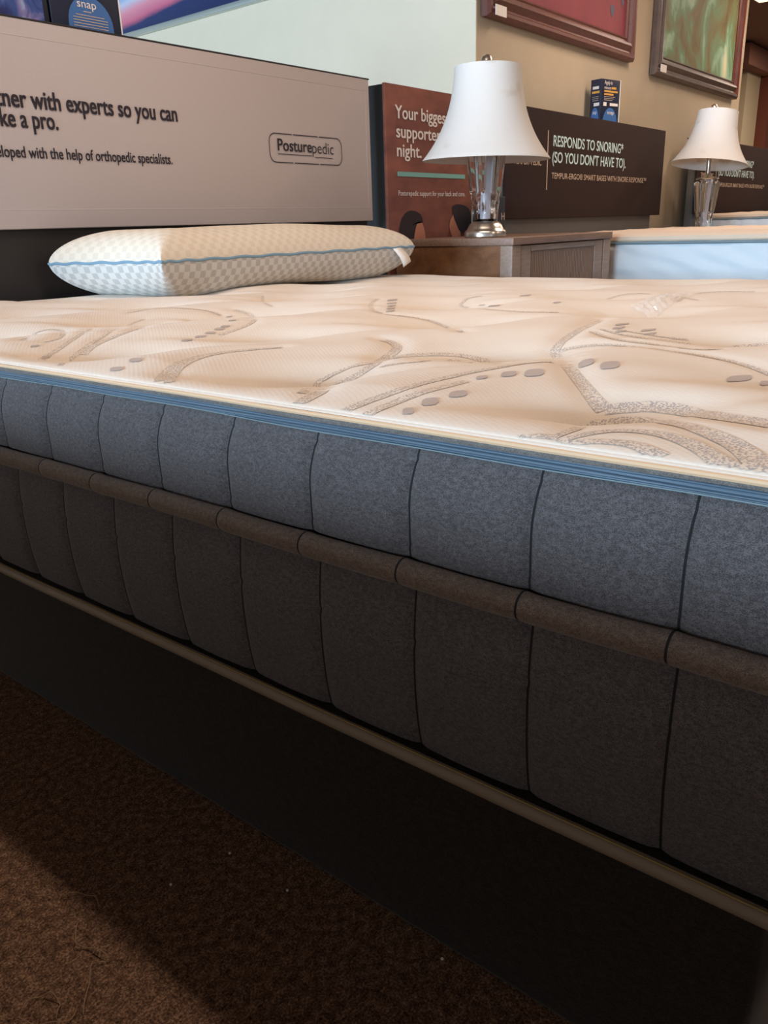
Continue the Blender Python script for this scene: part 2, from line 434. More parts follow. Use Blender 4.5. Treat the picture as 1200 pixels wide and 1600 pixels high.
# ------------------------------------------------------------------ near bed: mattress
X0, X1, Y0, Y1, RC = 1.0, 5.02, -.03, 4.38, .14
def outline(x0, x1, y0, y1, r, sp, start):
    """stations around a rounded rectangle, clockwise seen from above starting on the x0 side at y=start going to -y; returns list (px,py,nx,ny)"""
    segs = []
    L = lambda ax, ay, bx, by, nx, ny: segs.append(('l', ax, ay, bx, by, nx, ny, math.hypot(bx - ax, by - ay)))
    A = lambda cx, cy, a0, a1: segs.append(('a', cx, cy, a0, a1, 0, 0, r * abs(a1 - a0)))
    L(x0, start, x0, y0 + r, -1, 0); A(x0 + r, y0 + r, math.pi, 1.5 * math.pi)
    L(x0 + r, y0, x1 - r, y0, 0, -1); A(x1 - r, y0 + r, 1.5 * math.pi, 2 * math.pi)
    L(x1, y0 + r, x1, y1 - r, 1, 0); A(x1 - r, y1 - r, 0, .5 * math.pi)
    L(x1 - r, y1, x0 + r, y1, 0, 1); A(x0 + r, y1 - r, .5 * math.pi, math.pi)
    L(x0, y1 - r, x0, start, -1, 0)
    tot = sum(q[7] for q in segs)
    def ev(s):
        for q in segs:
            if s <= q[7] + 1e-9:
                f = s / q[7] if q[7] else 0
                if q[0] == 'l': return (q[1] + (q[3] - q[1]) * f, q[2] + (q[4] - q[2]) * f, q[5], q[6])
                a = q[3] + (q[4] - q[3]) * f
                return (q[1] + r * math.cos(a), q[2] + r * math.sin(a), math.cos(a), math.sin(a))
            s -= q[7]
        return ev(0)
    return tot, ev
SP = .2285
START = .314 + SP * 16
TOT, EV = outline(X0, X1, Y0, Y1, RC, SP, START)
FR = [.009, .02, .04, .08, .15, .25, .37, .5, .63, .75, .85, .92, .96, .98, .991]
ST = []                    # (s, fraction in panel)
nseam = int(TOT // SP)
k = 0; s0 = 0.0
widths = [SP] * (nseam - 1) + [TOT - SP * (nseam - 1)]
for wd in widths:
    for f in FR: ST.append((s0 + f * wd, f, k))
    s0 += wd; k += 1
EVS = [EV(s) for s, f, k in ST]
NS = len(ST)
def drift(y): return 0.0
def wob(s, ph, amp): return amp * (math.sin(s * 5.3 + ph) + .6 * math.sin(s * 11.7 + ph * 2.1))
def loops(rows, seams=True, groove=.007, puff=.004, wobz=0.0):
    """rows: (outset, z, groove weight). returns verts and faces with seam faces flagged"""
    vs = []
    for (o, z, gw) in rows:
        for (s, f, k), (x, y, nx, ny) in zip(ST, EVS):
            d = min(f, 1 - f) * SP
            out = o
            if seams:
                out += gw * (puff * (1 - abs(2 * f - 1) ** 3) - groove * math.exp(-(d / .012) ** 2))
                out += gw * .003 * math.sin(k * 12.9 + z * 30) * (1 - abs(2 * f - 1))
            zz = z - .014 * (x - X0) * min(1, max(0, (z + .531) / .19)) + (wob(s, 1.0, wobz) if wobz else 0)
            vs.append((x + nx * out, y + ny * out, zz))
    fs = []; ms = []
    for i in range(len(rows) - 1):
        for j in range(NS):
            j2 = (j + 1) % NS
            fs.append((i * NS + j, (i + 1) * NS + j, (i + 1) * NS + j2, i * NS + j2))
            ms.append(1 if seams and (j + 1) % len(FR) == 0 else 0)
    return vs, fs, ms
def put(mb, t):
    b = len(mb.v); mb.v += t[0]; mb.f += [tuple(i + b for i in f) for f in t[1]]; mb.m += t[2]; return mb

# raised panels of the top: tufts and woven curves read off the ticking
TUFT = [(1.28, 2.07), (1.27, 1.33), (1.30, .61), (1.76, 1.9), (1.8, 1.09), (1.79, 2.69), (2.3, 1.59), (2.36, .69), (2.24, 2.48), (2.9, 1.19),
        (1.28, 2.8), (1.28, 3.53), (1.79, 3.45), (2.3, 3.3), (1.8, .36), (2.9, 2.0), (2.9, 2.85), (2.9, 3.65), (2.95, .4),
        (3.45, .75), (3.45, 1.6), (3.45, 2.45), (3.45, 3.3), (4.0, .4), (4.0, 1.2), (4.0, 2.05), (4.0, 2.9), (4.0, 3.7), (4.55, .8), (4.55, 1.6), (4.55, 2.5), (4.55, 3.3), (2.35, 4.05), (3.45, 4.1)]
TU = np.array(TUFT)
CD = np.array([.626, -.779]); CD /= np.linalg.norm(CD); CN = np.array([CD[1], -CD[0]])
IN = .034                     # the quilted top sits this far inside the border
def edge_dist(x, y, inset=IN):
    cx, cy = (X0 + X1) / 2, (Y0 + Y1) / 2; hx, hy = (X1 - X0) / 2 - inset, (Y1 - Y0) / 2 - inset; r = RC - inset
    qx = np.abs(x - cx) - (hx - r); qy = np.abs(y - cy) - (hy - r)
    return r - (np.hypot(np.maximum(qx, 0), np.maximum(qy, 0)) + np.minimum(np.maximum(qx, qy), 0))
def base_h(x, y, mean=False):
    x = np.asarray(x, float); y = np.asarray(y, float)
    e = np.maximum(edge_dist(x, y), 0)
    roll = np.sqrt(np.maximum(0, 1 - (1 - np.minimum(e / .03, 1)) ** 2))
    z = -.306 + .005 * roll + .008 * (1 - np.exp(-e / .35)) - .014 * (x - X0 - IN)
    dx = x[..., None] - TU[:, 0]; dy = y[..., None] - TU[:, 1]
    a = dx * CD[0] + dy * CD[1]; b = dx * CN[0] + dy * CN[1]
    rr = np.hypot(dx, dy)
    fade = np.minimum(1, e / .15)
    if mean: return z + fade * (.012 - .5 * (.034 * np.exp(-(rr / .19) ** 2)).sum(-1))
    dim = .058 * np.exp(-np.sqrt((a / .065) ** 2 + (b / .042) ** 2 + .05)) + (.044 * np.exp(-(rr / .20) ** 2)) + .016 * np.exp(-((a / .42) ** 2 + (b / .06) ** 2))
    z = z - dim.sum(-1) * fade + .016 * fade
    z = z + fade * .004 * (np.sin(x * 5.1 + y * 2.3) + np.sin(y * 6.3 - x * 3.1 + 1))
    return z
def on_top(px, py):
    d = at(px, py, 2, -.255); t = np.linspace(1.0, 1.7, 220)
    below = d[2] * t < base_h(d[0] * t, d[1] * t)
    i = int(np.argmax(below)) if below.any() else 40
    lo, hi = t[max(i - 1, 0)], t[i]
    for _ in range(12):
        m = (lo + hi) / 2
        if d[2] * m < base_h(d[0] * m, d[1] * m): hi = m
        else: lo = m
    return d[0] * hi, d[1] * hi
def smooth(pts, n=10):
    pts = np.array(pts, float); out = []
    for i in range(len(pts) - 1):
        p0 = pts[max(i - 1, 0)]; p1 = pts[i]; p2 = pts[i + 1]; p3 = pts[min(i + 2, len(pts) - 1)]
        for t in np.arange(n) / n:
            out.append(.5 * (2 * p1 + (p2 - p0) * t + (2 * p0 - 5 * p1 + 4 * p2 - p3) * t * t + (3 * p1 - p0 - 3 * p2 + p3) * t ** 3))
    out.append(pts[-1]); return np.array(out)
# curves: (material, width start, width end, groove depth, pixel points)
CUR = [
 (1, .030, .024, .010, [(467,630),(507,603),(547,587),(583,565),(613,547),(620,537),(610,530),(597,527)]),
 (2, .018, .016, .004, [(470,612),(500,593),(533,577),(567,565),(590,561)]),
 (2, .020, .018, .004, [(600,557),(633,554),(667,552),(700,552),(730,555),(758,562),(778,567)]),
 (2, .014, .012, .002, [(593,572),(633,566),(700,563),(735,566)]),
 (2, .026, .018, .003, [(520,652),(567,629),(617,610),(660,597),(700,588),(730,581),(775,573),(815,567),(863,563)]),
 (2, .026, .016, .003, [(553,659),(600,635),(650,614),(696,602),(728,594)]),
 (1, .020, .026, .010, [(950,492),(933,499),(902,513),(877,530),(866,545)]),
 (1, .024, .036, .012, [(866,545),(888,567),(908,590),(934,622),(945,632)]),
 (1, .016, .020, .008, [(877,543),(917,536),(959,535),(1002,539),(1058,546),(1101,552),(1143,560),(1177,570),(1215,585)]),
 (2, .020, .022, .006, [(925,515),(945,523),(973,529),(1007,533),(1044,538),(1087,543),(1129,542),(1172,539),(1215,534)]),
 (2, .014, .014, .003, [(939,513),(968,521),(1002,526),(1044,532),(1080,537)]),
 (2, .012, .012, .002, [(965,514),(1000,520),(1040,526),(1075,530)]),
 (1, .030, .050, .010, [(945,632),(980,630),(1017,628),(1053,632),(1090,639),(1145,646),(1215,656)]),
 (1, .014, .044, .006, [(863,684),(899,667),(943,657),(998,654),(1053,657),(1097,668),(1145,688),(1178,714),(1203,748)]),
 (1, .012, .038, .003, [(870,692),(914,678),(965,671),(1024,675),(1072,689),(1112,711),(1146,738)]),
 (1, .012, .030, .003, [(863,698),(907,691),(951,690),(998,697),(1033,715)]),
 (1, .012, .016, .003, [(791,688),(833,681),(872,684)]),
 (2, .016, .012, .004, [(33,530),(57,518),(80,513),(98,517),(92,527),(70,533)]),
 (2, .020, .014, .005, [(130,552),(147,538),(187,521),(233,508),(273,503),(300,500)]),
 (2, .016, .012, .003, [(95,570),(125,548),(150,530),(185,512),(225,498)]),
 (2, .016, .012, .003, [(62,562),(90,545),(120,525),(150,510)]),
 (2, .050, .016, .006, [(252,614),(262,583),(287,563),(333,550),(397,543),(440,540)]),
 (2, .022, .014, .004, [(367,483),(388,489),(397,499),(378,510),(343,522)]),
 (2, .016, .016, .003, [(590,466),(579,474),(582,484),(596,488)]),
 (1, .016, .018, .006, [(600,489),(640,493),(673,499),(696,508),(722,516)]),
 (2, .016, .014, .003, [(753,462),(732,465),(724,471),(721,478),(758,482),(815,486),(872,487)]),
 (2, .016, .016, .003, [(200,488),(260,480),(320,484),(345,492)]),
 (2, .014, .014, .003, [(950,466),(985,458),(1040,460),(1090,468)]),
 (2, .014, .014, .002, [(410,462),(412,472),(425,478)]),
 (2, .016, .016, .003, [(1060,470),(1075,460),(1120,455),(1180,455)]),
]
# small solid marks: centre, width, height (pixels)
MARK = [(835,583,31,11),(795,585,24,8),(753,590,18,5),(716,616,28,10),(672,628,26,12),(638,643,18,10),(607,660,18,10),
        (953,571,31,11),(916,565,25,8),(1155,592,40,9),(1197,599,20,7),(972,507,22,2.5),(967,512,20,2.5),(970,517,18,2.5),(1013,516,24,2.5),(1016,521,20,2.5),
        (153,592,14,6),(182,577,20,6),(212,563,20,6),(52,571,11,5),(72,557,14,4),(55,541,14,3),(292,532,18,3),(314,526,18,3),(329,520,17,3),(343,514,16,3),(352,510,14,2.5),(363,501,12,2),(358,495,10,2),
        (613,469,16,2.4),(612,474,16,2.4),(612,478,14,2.4),(611,482,14,2.4),(610,486,14,2.4),(772,478,18,1.8),(753,477,10,1.6),(821,462,18,1.6),(870,473,12,1.8)]
curves = []
for mi, w0, w1, gd, pts in CUR:
    sp_ = smooth(pts, 8)
    wp = np.array([on_top(a, b) for a, b in sp_])
    for _ in range(3):
        q = wp.copy(); q[1:-1] = (wp[:-2] + 2 * wp[1:-1] + wp[2:]) / 4; wp = q
    curves.append((mi, w0, w1, gd, wp))
# the same woven figures repeated over the rest of the mattress (out of the lens or too flat to read)
CP = np.concatenate([c[4] for c in curves]); CG = np.concatenate([np.full(len(c[4]), c[3]) for c in curves])
CW = np.concatenate([np.linspace(c[1], c[2], len(c[4])) for c in curves])
def top_h(x, y):
    x = np.asarray(x, float).ravel(); y = np.asarray(y, float).ravel(); z = base_h(x, y)
    for i in range(0, len(x), 4000):
        d = np.hypot(x[i:i + 4000, None] - CP[:, 0], y[i:i + 4000, None] - CP[:, 1])
        g = (CG * np.exp(-(d / (CW * .9 + .012)) ** 2)).max(1)
        z[i:i + 4000] -= g * np.minimum(1, np.maximum(0, edge_dist(x[i:i + 4000], y[i:i + 4000])) / .1)
    return z

mattress = empty('mattress', (X0 + X1) / 2, (Y0 + Y1) / 2, -.94, label='large near mattress with quilted cream top and charcoal knit sides', cat='mattress')
def axis_pts(a, b, step):
    n = int((b - a) / step); t = np.linspace(0, 1, n + 1); g = list(a + (b - a) * t)
    ex = [a + q for q in (.002, .005, .009, .015, .022, .03, .04, .05)] + [b - q for q in (.002, .005, .009, .015, .022, .03, .04, .05)]
    return np.array(sorted(set([round(float(v), 5) for v in g + ex])))
gx = axis_pts(X0 + IN, X1 - IN, .0125); gy = axis_pts(Y0 + IN, Y1 - IN, .0125)
GX, GY = np.meshgrid(gx, gy, indexing='ij')
# pull the corner points onto the rounded outline
r_ = RC - IN; cxs = np.clip(GX, X0 + IN + r_, X1 - IN - r_); cys = np.clip(GY, Y0 + IN + r_, Y1 - IN - r_)
ddx = GX - cxs; ddy = GY - cys; dd = np.hypot(ddx, ddy); over = dd > r_
GX = np.where(over, cxs + ddx / np.maximum(dd, 1e-9) * r_, GX); GY = np.where(over, cys + ddy / np.maximum(dd, 1e-9) * r_, GY)
GZ = top_h(GX, GY).reshape(GX.shape)
mb = MB(); nx_, ny_ = GX.shape
mb.v = [tuple(p) for p in np.stack([GX.ravel(), GY.ravel(), GZ.ravel()], 1)]
for i in range(nx_ - 1):
    for j in range(ny_ - 1):
        mb.f.append((i * ny_ + j, (i + 1) * ny_ + j, (i + 1) * ny_ + j + 1, i * ny_ + j + 1))
mb.m = [0] * len(mb.f)
# rolled cream edge that turns under to the tape
put(mb, loops([(-IN, -.306, 0), (-.029, -.307, 0), (-.0265, -.309, 0)], False))
put(MB(), loops([(-.0265, -.309, 0), (-.0235, -.3105, 0), (-.0225, -.314, 0), (-.0255, -.318, 0), (-.036, -.320, 0), (-.046, -.321, 0)], False, wobz=.0004)).build('rolled_edge', M_lip, mattress)['label'] = 'rolled cream edge above the tape, warm shade in its colour'
# woven lines
for mi, w0, w1, gd, pts in curves:
    n = len(pts); tg = np.gradient(pts, axis=0); tg /= np.maximum(np.linalg.norm(tg, axis=1)[:, None], 1e-9)
    nr = np.stack([-tg[:, 1], tg[:, 0]], 1); wd = np.linspace(w0, w1, n)[:, None]
    cols = [pts + nr * wd * t for t in (-.5, -.25, 0, .25, .5)]
    A = np.stack(cols, 1).reshape(-1, 2)
    ok = edge_dist(A[:, 0], A[:, 1])
    Z = top_h(A[:, 0], A[:, 1]) + .0011
    b = len(mb.v); mb.v += [(float(p[0]), float(p[1]), float(z)) for p, z in zip(A, Z)]
    for i in range(n - 1):
        for j in range(4):
            q = (i * 5 + j, i * 5 + j + 1, (i + 1) * 5 + j + 1, (i + 1) * 5 + j)
            if min(ok[list(q)]) > .001: mb.f.append(tuple(b + t for t in q)); mb.m.append(mi)
for cx_, cy_, pw, ph in MARK:
    ring = [(cx_ + pw / 2 * math.copysign(abs(math.cos(a)) ** .6, math.cos(a)), cy_ + ph / 2 * math.copysign(abs(math.sin(a)) ** .75, math.sin(a)) + (.12 * pw / 2 * -math.cos(a))) for a in np.linspace(0, 2 * math.pi, 21)[:-1]]
    W = np.array([on_top(*p) for p in ring] + [on_top(cx_, cy_)])
    if edge_dist(W[:, 0], W[:, 1]).min() < .002: continue
    Z = top_h(W[:, 0], W[:, 1]) + .0016
    b = len(mb.v); mb.v += [(float(p[0]), float(p[1]), float(z)) for p, z in zip(W, Z)]
    for i in range(20): mb.f.append((b + i, b + 20, b + (i + 1) % 20)); mb.m.append(3)
mb.build('quilted_top', [M_tick, M_ink, M_ink_fine, M_oval], mattress)
# binding tape with ridges
rows = []
for i in range(15):
    t = i / 14
    rows.append((-.036 + .0115 * t ** .8 + .0014 * math.sin(t * 6 * math.pi), -.318 - .026 * t, 0))
put(MB(), (0, 0, 0)) if False else None
tb = put(MB(), loops(rows, False, wobz=.0016)); tb.m = [1 if i // NS < 5 else 0 for i in range(len(tb.m))]
tb.build('binding_tape', [M_tape, M_tape_grey], mattress)
stt = MB().tube([(x - nx * .026 if False else x + nx * (-.0235), y + ny * (-.0235), -.3425 - .014 * (x - X0) + wob(s, 1.0, .0016)) for (s, f, k), (x, y, nx, ny) in zip(ST, EVS)], .0011, 5, closed=True)
stt.build('pale_stitching', M_stitch_pale, mattress)['label'] = 'pale stitch line under the tape'
# upper border band
rows = [(-.045, -.341, .3)]
for i in range(1, 25):
    t = i / 24; z = -.341 - .190 * t
    o = -.040 + .042 * (1 - (1 - min(t / .55, 1)) ** 2) - .004 * max(0, (t - .75) / .25) ** 2
    gst = -.003 * math.exp(-((z + .364) / .003) ** 2)
    rows.append((o + gst, z, min(1, .3 + t * 4) * (1 if t < .9 else .6)))
put(MB(), loops(rows)).build('upper_border', [M_knit, M_thread], mattress)
# roll between the two borders
rows = []
for i in range(17):
    a = math.pi * (.80 - 1.45 * i / 16)
    rows.append((.018 + .0235 * math.cos(a), -.5495 + .0235 * math.sin(a), .5))
put(MB(), loops(rows, True, .006, .001, .0012)).build('border_roll', [M_knit_roll, M_thread], mattress)
# lower border
rows = []
for i in range(33):
    t = i / 32; z = -.566 - .352 * t
    o = -.028 + .024 * math.sin(math.pi * min(1, .03 + t * .93)) ** .6 - .004 * math.exp(-((z + .70) / .004) ** 2)
    rows.append((o, z, .8))
put(MB(), loops(rows)).build('lower_border', [M_knit_low, M_thread], mattress)
rows = []
for i in range(13):
    a = math.pi * (.6 - 1.2 * i / 12)
    rows.append((.002 + .0140 * math.cos(a), -.932 + .0140 * math.sin(a), 0))
put(MB(), loops(rows, False, wobz=.0008)).build('bottom_piping', M_cordlow, mattress)
MB().tube([(x + nx * .008, y + ny * .008, -.9155) for (s, f, k), (x, y, nx, ny) in zip(ST, EVS)], .0016, 5, closed=True).build('yellow_stitching', M_yellow, mattress)['label'] = 'yellow stitch line along the bottom piping'
MB().add([(x - nx * .02, y - ny * .02, -.935) for x, y, nx, ny in EVS], [tuple(range(NS))]).build('underside', M_base, mattress)

# box spring under it
bs = empty('box_spring', 3.0, 2.25, -H, label='black cloth box spring under the large near mattress', cat='box spring')
bm_ = MB().box(1.02, 5.0, .155, 4.36, -H + .001, -.95, 0, .02); bm_.build('cloth_body', M_base, bs)

# ------------------------------------------------------------------ pillow
YH = 4.45
LB, LF, RF, RB = np.array([2.46, 4.36]), np.array([2.67, 3.63]), np.array([4.76, 3.56]), np.array([4.64, 4.36])
pil = empty('pillow', 3.6, 4.0, -.335, label='white checker knit pillow with blue piping on the near bed', cat='pillow')
def pillow_half(sign, hh):
    n1, n2 = 110, 60; vs = []; fs = []
    for i in range(n1 + 1):
        for j in range(n2 + 1):
            u = i / n1; v = j / n2
            u = .5 - .5 * math.cos(math.pi * u); v = .5 - .5 * math.cos(math.pi * v)
            p = (LF * (1 - u) + RF * u) * (1 - v) + (LB * (1 - u) + RB * u) * v
            # sides sag in slightly between the corners
            eu = min(u, 1 - u) * 2.06; ev = min(v, 1 - v) * .80
            q = np.array([0., 0.])
            c = np.array([3.63, 3.98])
            sag = .035 * (math.sin(math.pi * v) * math.exp(-eu / .2)) ; sag2 = .03 * math.sin(math.pi * u) * math.exp(-ev / .2)
            p = p + np.array([sag * (1 if u < .5 else -1), sag2 * (1 if v < .5 else -1)])
            a = min(1, eu / .26); b = min(1, ev / .21)
            sm_ = (max(a, 1e-4) ** -3 + max(b, 1e-4) ** -3) ** (-1 / 3); sm_ = 0 if min(a, b) < 1e-4 else min(1, sm_); ha = (1 - (1 - sm_) ** 2.0) ** .55; hb = 1
            z = hh * ha * hb * (1 - .05 * math.sin(u * 9) * sign) * (1 if sign < 0 else (1 - .12 * (u - .3)))
            vs.append((p[0], p[1], -.135 + .012 * math.sin(u * 5) * 0 + sign * z))
    for i in range(n1):
        for j in range(n2):
            a = i * (n2 + 1) + j; f = (a, a + n2 + 1, a + n2 + 2, a + 1)
            fs.append(f if sign > 0 else f[::-1])
    return vs, fs, n1, n2
vt, ft, n1, n2 = pillow_half(1, .175)
vb, fb, _, _ = pillow_half(-1, .198)
_z = top_h([p[0] for p in vb], [p[1] for p in vb])
vb = [(p[0], p[1], max(p[2], z + .001) if p[2] < -.25 else p[2]) for p, z in zip(vb, _z)]
def add_arc_uv(o, vs, fs):
    G = np.array(vs).reshape(n1 + 1, n2 + 1, 3) * S
    U = np.zeros((n1 + 1, n2 + 1)); V = U.copy()
    U[1:] = np.cumsum(np.linalg.norm(G[1:] - G[:-1], axis=2), axis=0); V[:, 1:] = np.cumsum(np.linalg.norm(G[:, 1:] - G[:, :-1], axis=2), axis=1)
    uv = o.data.uv_layers.new(name='arc'); U[:] = U[:, n2 // 2][:, None]; V[:] = V[n1 // 2][None, :]; U = U.ravel(); V = V.ravel()
    for lp_ in o.data.loops: uv.data[lp_.index].uv = (U[lp_.vertex_index], V[lp_.vertex_index])
add_arc_uv(MB().add(vt, ft).build('top_cover', M_pil_top, pil), vt, ft)
add_arc_uv(MB().add(vb, fb).build('side_cover', M_pil_low, pil), vb, fb)
idx = [i * (n2 + 1) for i in range(n1)] + [n1 * (n2 + 1) + j for j in range(n2)] + [i * (n2 + 1) + n2 for i in range(n1, 0, -1)] + [j for j in range(n2, 0, -1)]
MB().tube([(vt[i][0], vt[i][1], vt[i][2] + .003 * math.sin(k * .7)) for k, i in enumerate(idx)], .0075, 8, closed=True).build('piping', M_pil_cord, pil)
# care tag near the right corner
tg = MB(); n = 8
a0 = np.array([4.52, 3.572, -.142]); a1 = np.array([4.60, 3.567, -.137])
vs = []
for i in range(n + 1):
    t = i / n
    for q in (0, 1):
        p = a0 + (a1 - a0) * q
        vs.append((p[0] + .075 * t, p[1] - .035 * math.sin(t * 2.2) - .012, p[2] - .125 * t + .03 * q * t))
tg.add(vs, [(2 * i, 2 * i + 1, 2 * i + 3, 2 * i + 2) for i in range(n)])
to = tg.build('care_tag', M_paper, pil); sm = to.modifiers.new('s', 'SOLIDIFY'); sm.thickness = .0006

# ------------------------------------------------------------------ lettering
def text_mesh(body, bold=0.0, cond=1.0):
    c = bpy.data.curves.new('t', 'FONT'); c.body = body; c.offset = bold; c.resolution_u = 4
    o = bpy.data.objects.new('t', c); COL.objects.link(o)
    bpy.context.view_layer.update()
    me = bpy.data.meshes.new_from_object(o.evaluated_get(bpy.context.evaluated_depsgraph_get()))
    vs = [v.co.copy() for v in me.vertices]; fs = [tuple(p.vertices) for p in me.polygons]
    bpy.data.objects.remove(o); bpy.data.meshes.remove(me); bpy.data.curves.remove(c)
    return vs, fs
HCAP = None
def letter(mb, body, x0, x1, z, cap, y, bold=0.0, ref=None, right=False, mi=0, z2=None):
    """one line of lettering on a face parallel to the headboard wall: spans x0..x1 (or the part ref does, ending at x1)"""
    vs, fs = text_mesh(body, min(bold, .004))
    if not vs: return
    hv, _ = text_mesh('H', min(bold, .004)); capu = max(v.y for v in hv) - min(v.y for v in hv)
    mnx = min(v.x for v in vs); mxx = max(v.x for v in vs)
    if ref:
        rv, _ = text_mesh(ref, min(bold, .004)); wref = max(v.x for v in rv) - min(v.x for v in rv)
        sx = (x1 - x0) / wref
    else: sx = (x1 - x0) / (mxx - mnx)
    sz = cap / capu
    z2 = z if z2 is None else z2
    shifts = [(0, 0)] if bold <= .004 else [(-bold, -bold * .4), (bold, -bold * .4), (-bold, bold * .4), (bold, bold * .4)]
    for q, (dx, dz) in enumerate(shifts):
        out = []
        for v in vs:
            xx = x1 - (mxx - v.x) * sx
            out.append((xx + dx * sx, y - .00012 * q, z + v.y * sz + dz * sz))
        mb.add(out, fs, mi)
def rrect_line(x0, x1, z0, z1, r, gaps, y, th, mb, mi=0):
    pts = []
    for cx, cz, a0 in ((x1 - r, z1 - r, 0), (x0 + r, z1 - r, .5), (x0 + r, z0 + r, 1.0), (x1 - r, z0 + r, 1.5)):
        for i in range(9):
            a = (a0 + .5 * i / 8) * math.pi; pts.append((cx + r * math.cos(a), cz + r * math.sin(a)))
    pts.append(pts[0])
    dense = []
    for (a, b), (c, d) in zip(pts, pts[1:]):
        m = max(1, int(math.hypot(c - a, d - b) / .012))
        for i in range(m): dense.append((a + (c - a) * i / m, b + (d - b) * i / m))
    dense.append(dense[0])
    for (a, b), (c, d) in zip(dense, dense[1:]):
        mx = (a + c) / 2
        if any(g0 < mx < g1 for g0, g1 in gaps): continue
        t = math.hypot(c - a, d - b); nx, nz = -(d - b) / t * th / 2, (c - a) / t * th / 2
        mb.add([(a + nx, y, b + nz), (c + nx, y, d + nz), (c - nx, y, d - nz), (a - nx, y, b - nz)], [(0, 1, 2, 3)], mi)

def sign_cover(x0, x1, z0, z1, yf, mat, parent, hem=True, name='sign_cover'):
    mb = MB().box(x0, x1, yf, yf + .03, z0, z1, 0, .006)
    if hem:
        for zz in (z1 - .085, z0 + .10): mb.box(x0 + .01, x1 - .01, yf - .0010, yf + .01, zz - .003, zz + .003, 0, .0012)
        mb.box(x1 - .05, x1 - .045, yf - .0010, yf + .01, z0 + .1, z1 - .085, 0, .0012)
    return mb.build(name, mat, parent)

# headboard of the near bed
hb = empty('headboard', 3.2, YH + .1, -H, label='dark headboard in pale grey fabric sign cover behind the near bed', cat='headboard')
MB().box(.95, 5.37, YH + .035, YH + .16, -H, 1.075, 0, .008).build('board', M_dark, hb)
cv = sign_cover(.94, 5.40, .050, 1.083, YH, M_grey_cover, hb)
MB().box(.935, 5.405, YH - .003, YH + .165, 1.077, 1.087, 0, .003).build('top_edging', M_dark, hb)
yl = YH - .004
X = lambda px, py: float(at(px, py, 1, YH)[0])
Zp = lambda px, py: float(at(px, py, 1, YH)[2])
lt = MB(); letter(lt, 'Partner with experts so you can', X(49, 165), X(277, 191), .658, .088, yl, .022, ref='with experts so you can'); lt.build('lettering', M_ink_dark, cv, smooth=False)
lt = MB(); letter(lt, 'like a pro.', X(2, 197), X(91, 203), .561, .088, yl, .022, ref='ke a pro.'); lt.build('lettering', M_ink_dark, cv, smooth=False)
lt = MB(); letter(lt, 'developed with the help of orthopedic specialists.', X(46, 248), X(269, 257), .412, .056, yl, .014, ref='with the help of orthopedic specialists.'); lt.build('lettering', M_ink_dark, cv, smooth=False)
lg = MB()
rrect_line(X(419, 206), X(533, 230), .455, .641, .055, [(X(455, 210), X(457.5, 210)), (X(495, 214), X(498, 214))], yl, .006, lg)
letter(lg, 'Posture', X(434, 235), X(487, 240), .532, .077, yl, .014)
letter(lg, 'pedic', X(488, 241), X(521, 244), .528, .075, yl, -.006)
lg.box(X(434, 240), X(487, 246), yl, yl + .001, .508, .512).box(X(492, 244), X(519, 248), yl, yl + .001, .499, .503)
lg.build('logo', M_ink_dark, cv, smooth=False)

# brown photo sign board
bb = empty('headboard', 6.2, YH + .1, -H, label='narrow brown photo headboard with mint stripe behind the crystal lamp', cat='headboard')
MB().box(5.605, 6.875, YH + .03, YH + .33, -H, 1.075, 0, .004).build('board', M_navyside, bb)
cv = sign_cover(5.60, 6.88, -.9, 1.083, YH, M_brown, bb, hem=False)
lt = MB(); letter(lt, 'Your biggest', X(617, 184), X(701, 196), .834, .098, yl, .014); lt.build('lettering', M_white_print, cv, smooth=False)
lt = MB(); letter(lt, 'supporter', X(619, 214), X(688, 222), .692, .098, yl, .014); lt.build('lettering', M_white_print, cv, smooth=False)
lt = MB(); letter(lt, 'night.', X(620, 242), X(658, 246), .548, .098, yl, .014); lt.build('lettering', M_white_print, cv, smooth=False)
lt = MB(); letter(lt, 'Posturepedic support for your back and core.', X(622, 303), X(726, 306), .245, .040, yl, .004); lt.build('lettering', M_white_print, cv, smooth=False)
MB().box(X(621, 270), X(726, 278), yl, yl + .003, .395, .431).build('stripe', M_mint, cv, smooth=False)
def blob(mb, pix, mi, y):
    pts = smooth(pix + [pix[0]], 6)[:-1]
    q = [at(a, b, 1, YH) for a, b in pts]; c = np.mean(q, axis=0)
    mb.add([(p[0], y, p[2]) for p in q] + [(c[0], y, c[2])], [(i, (i + 1) % len(q), len(q)) for i in range(len(q))], mi)
zz = lambda pts: [(600 + a / 6.4, 130 + b / 6.4) for a, b in pts]
ph = MB()
blob(ph, zz([(318, 1380), (360, 1375), (395, 1440), (410, 1530), (405, 1600), (290, 1600), (285, 1480)]), 1, yl - .0005)
blob(ph, zz([(140, 1590), (150, 1450), (180, 1340), (240, 1280), (310, 1280), (365, 1320), (385, 1390), (345, 1385), (318, 1430), (300, 1520), (280, 1590)]), 0, yl - .001)
ph.build('printed_head', [M_hair, M_skin], cv, smooth=False)
ph = MB()
blob(ph, zz([(690, 1310), (660, 1370), (652, 1440), (665, 1500), (690, 1545), (760, 1540), (740, 1400)]), 1, yl - .0005)
blob(ph, zz([(680, 1230), (720, 1212), (790, 1220), (845, 1260), (868, 1340), (860, 1440), (810, 1495), (755, 1480), (720, 1410), (690, 1330)]), 0, yl - .001)
ph.build('printed_head', [M_hair, M_skin], cv, smooth=False)

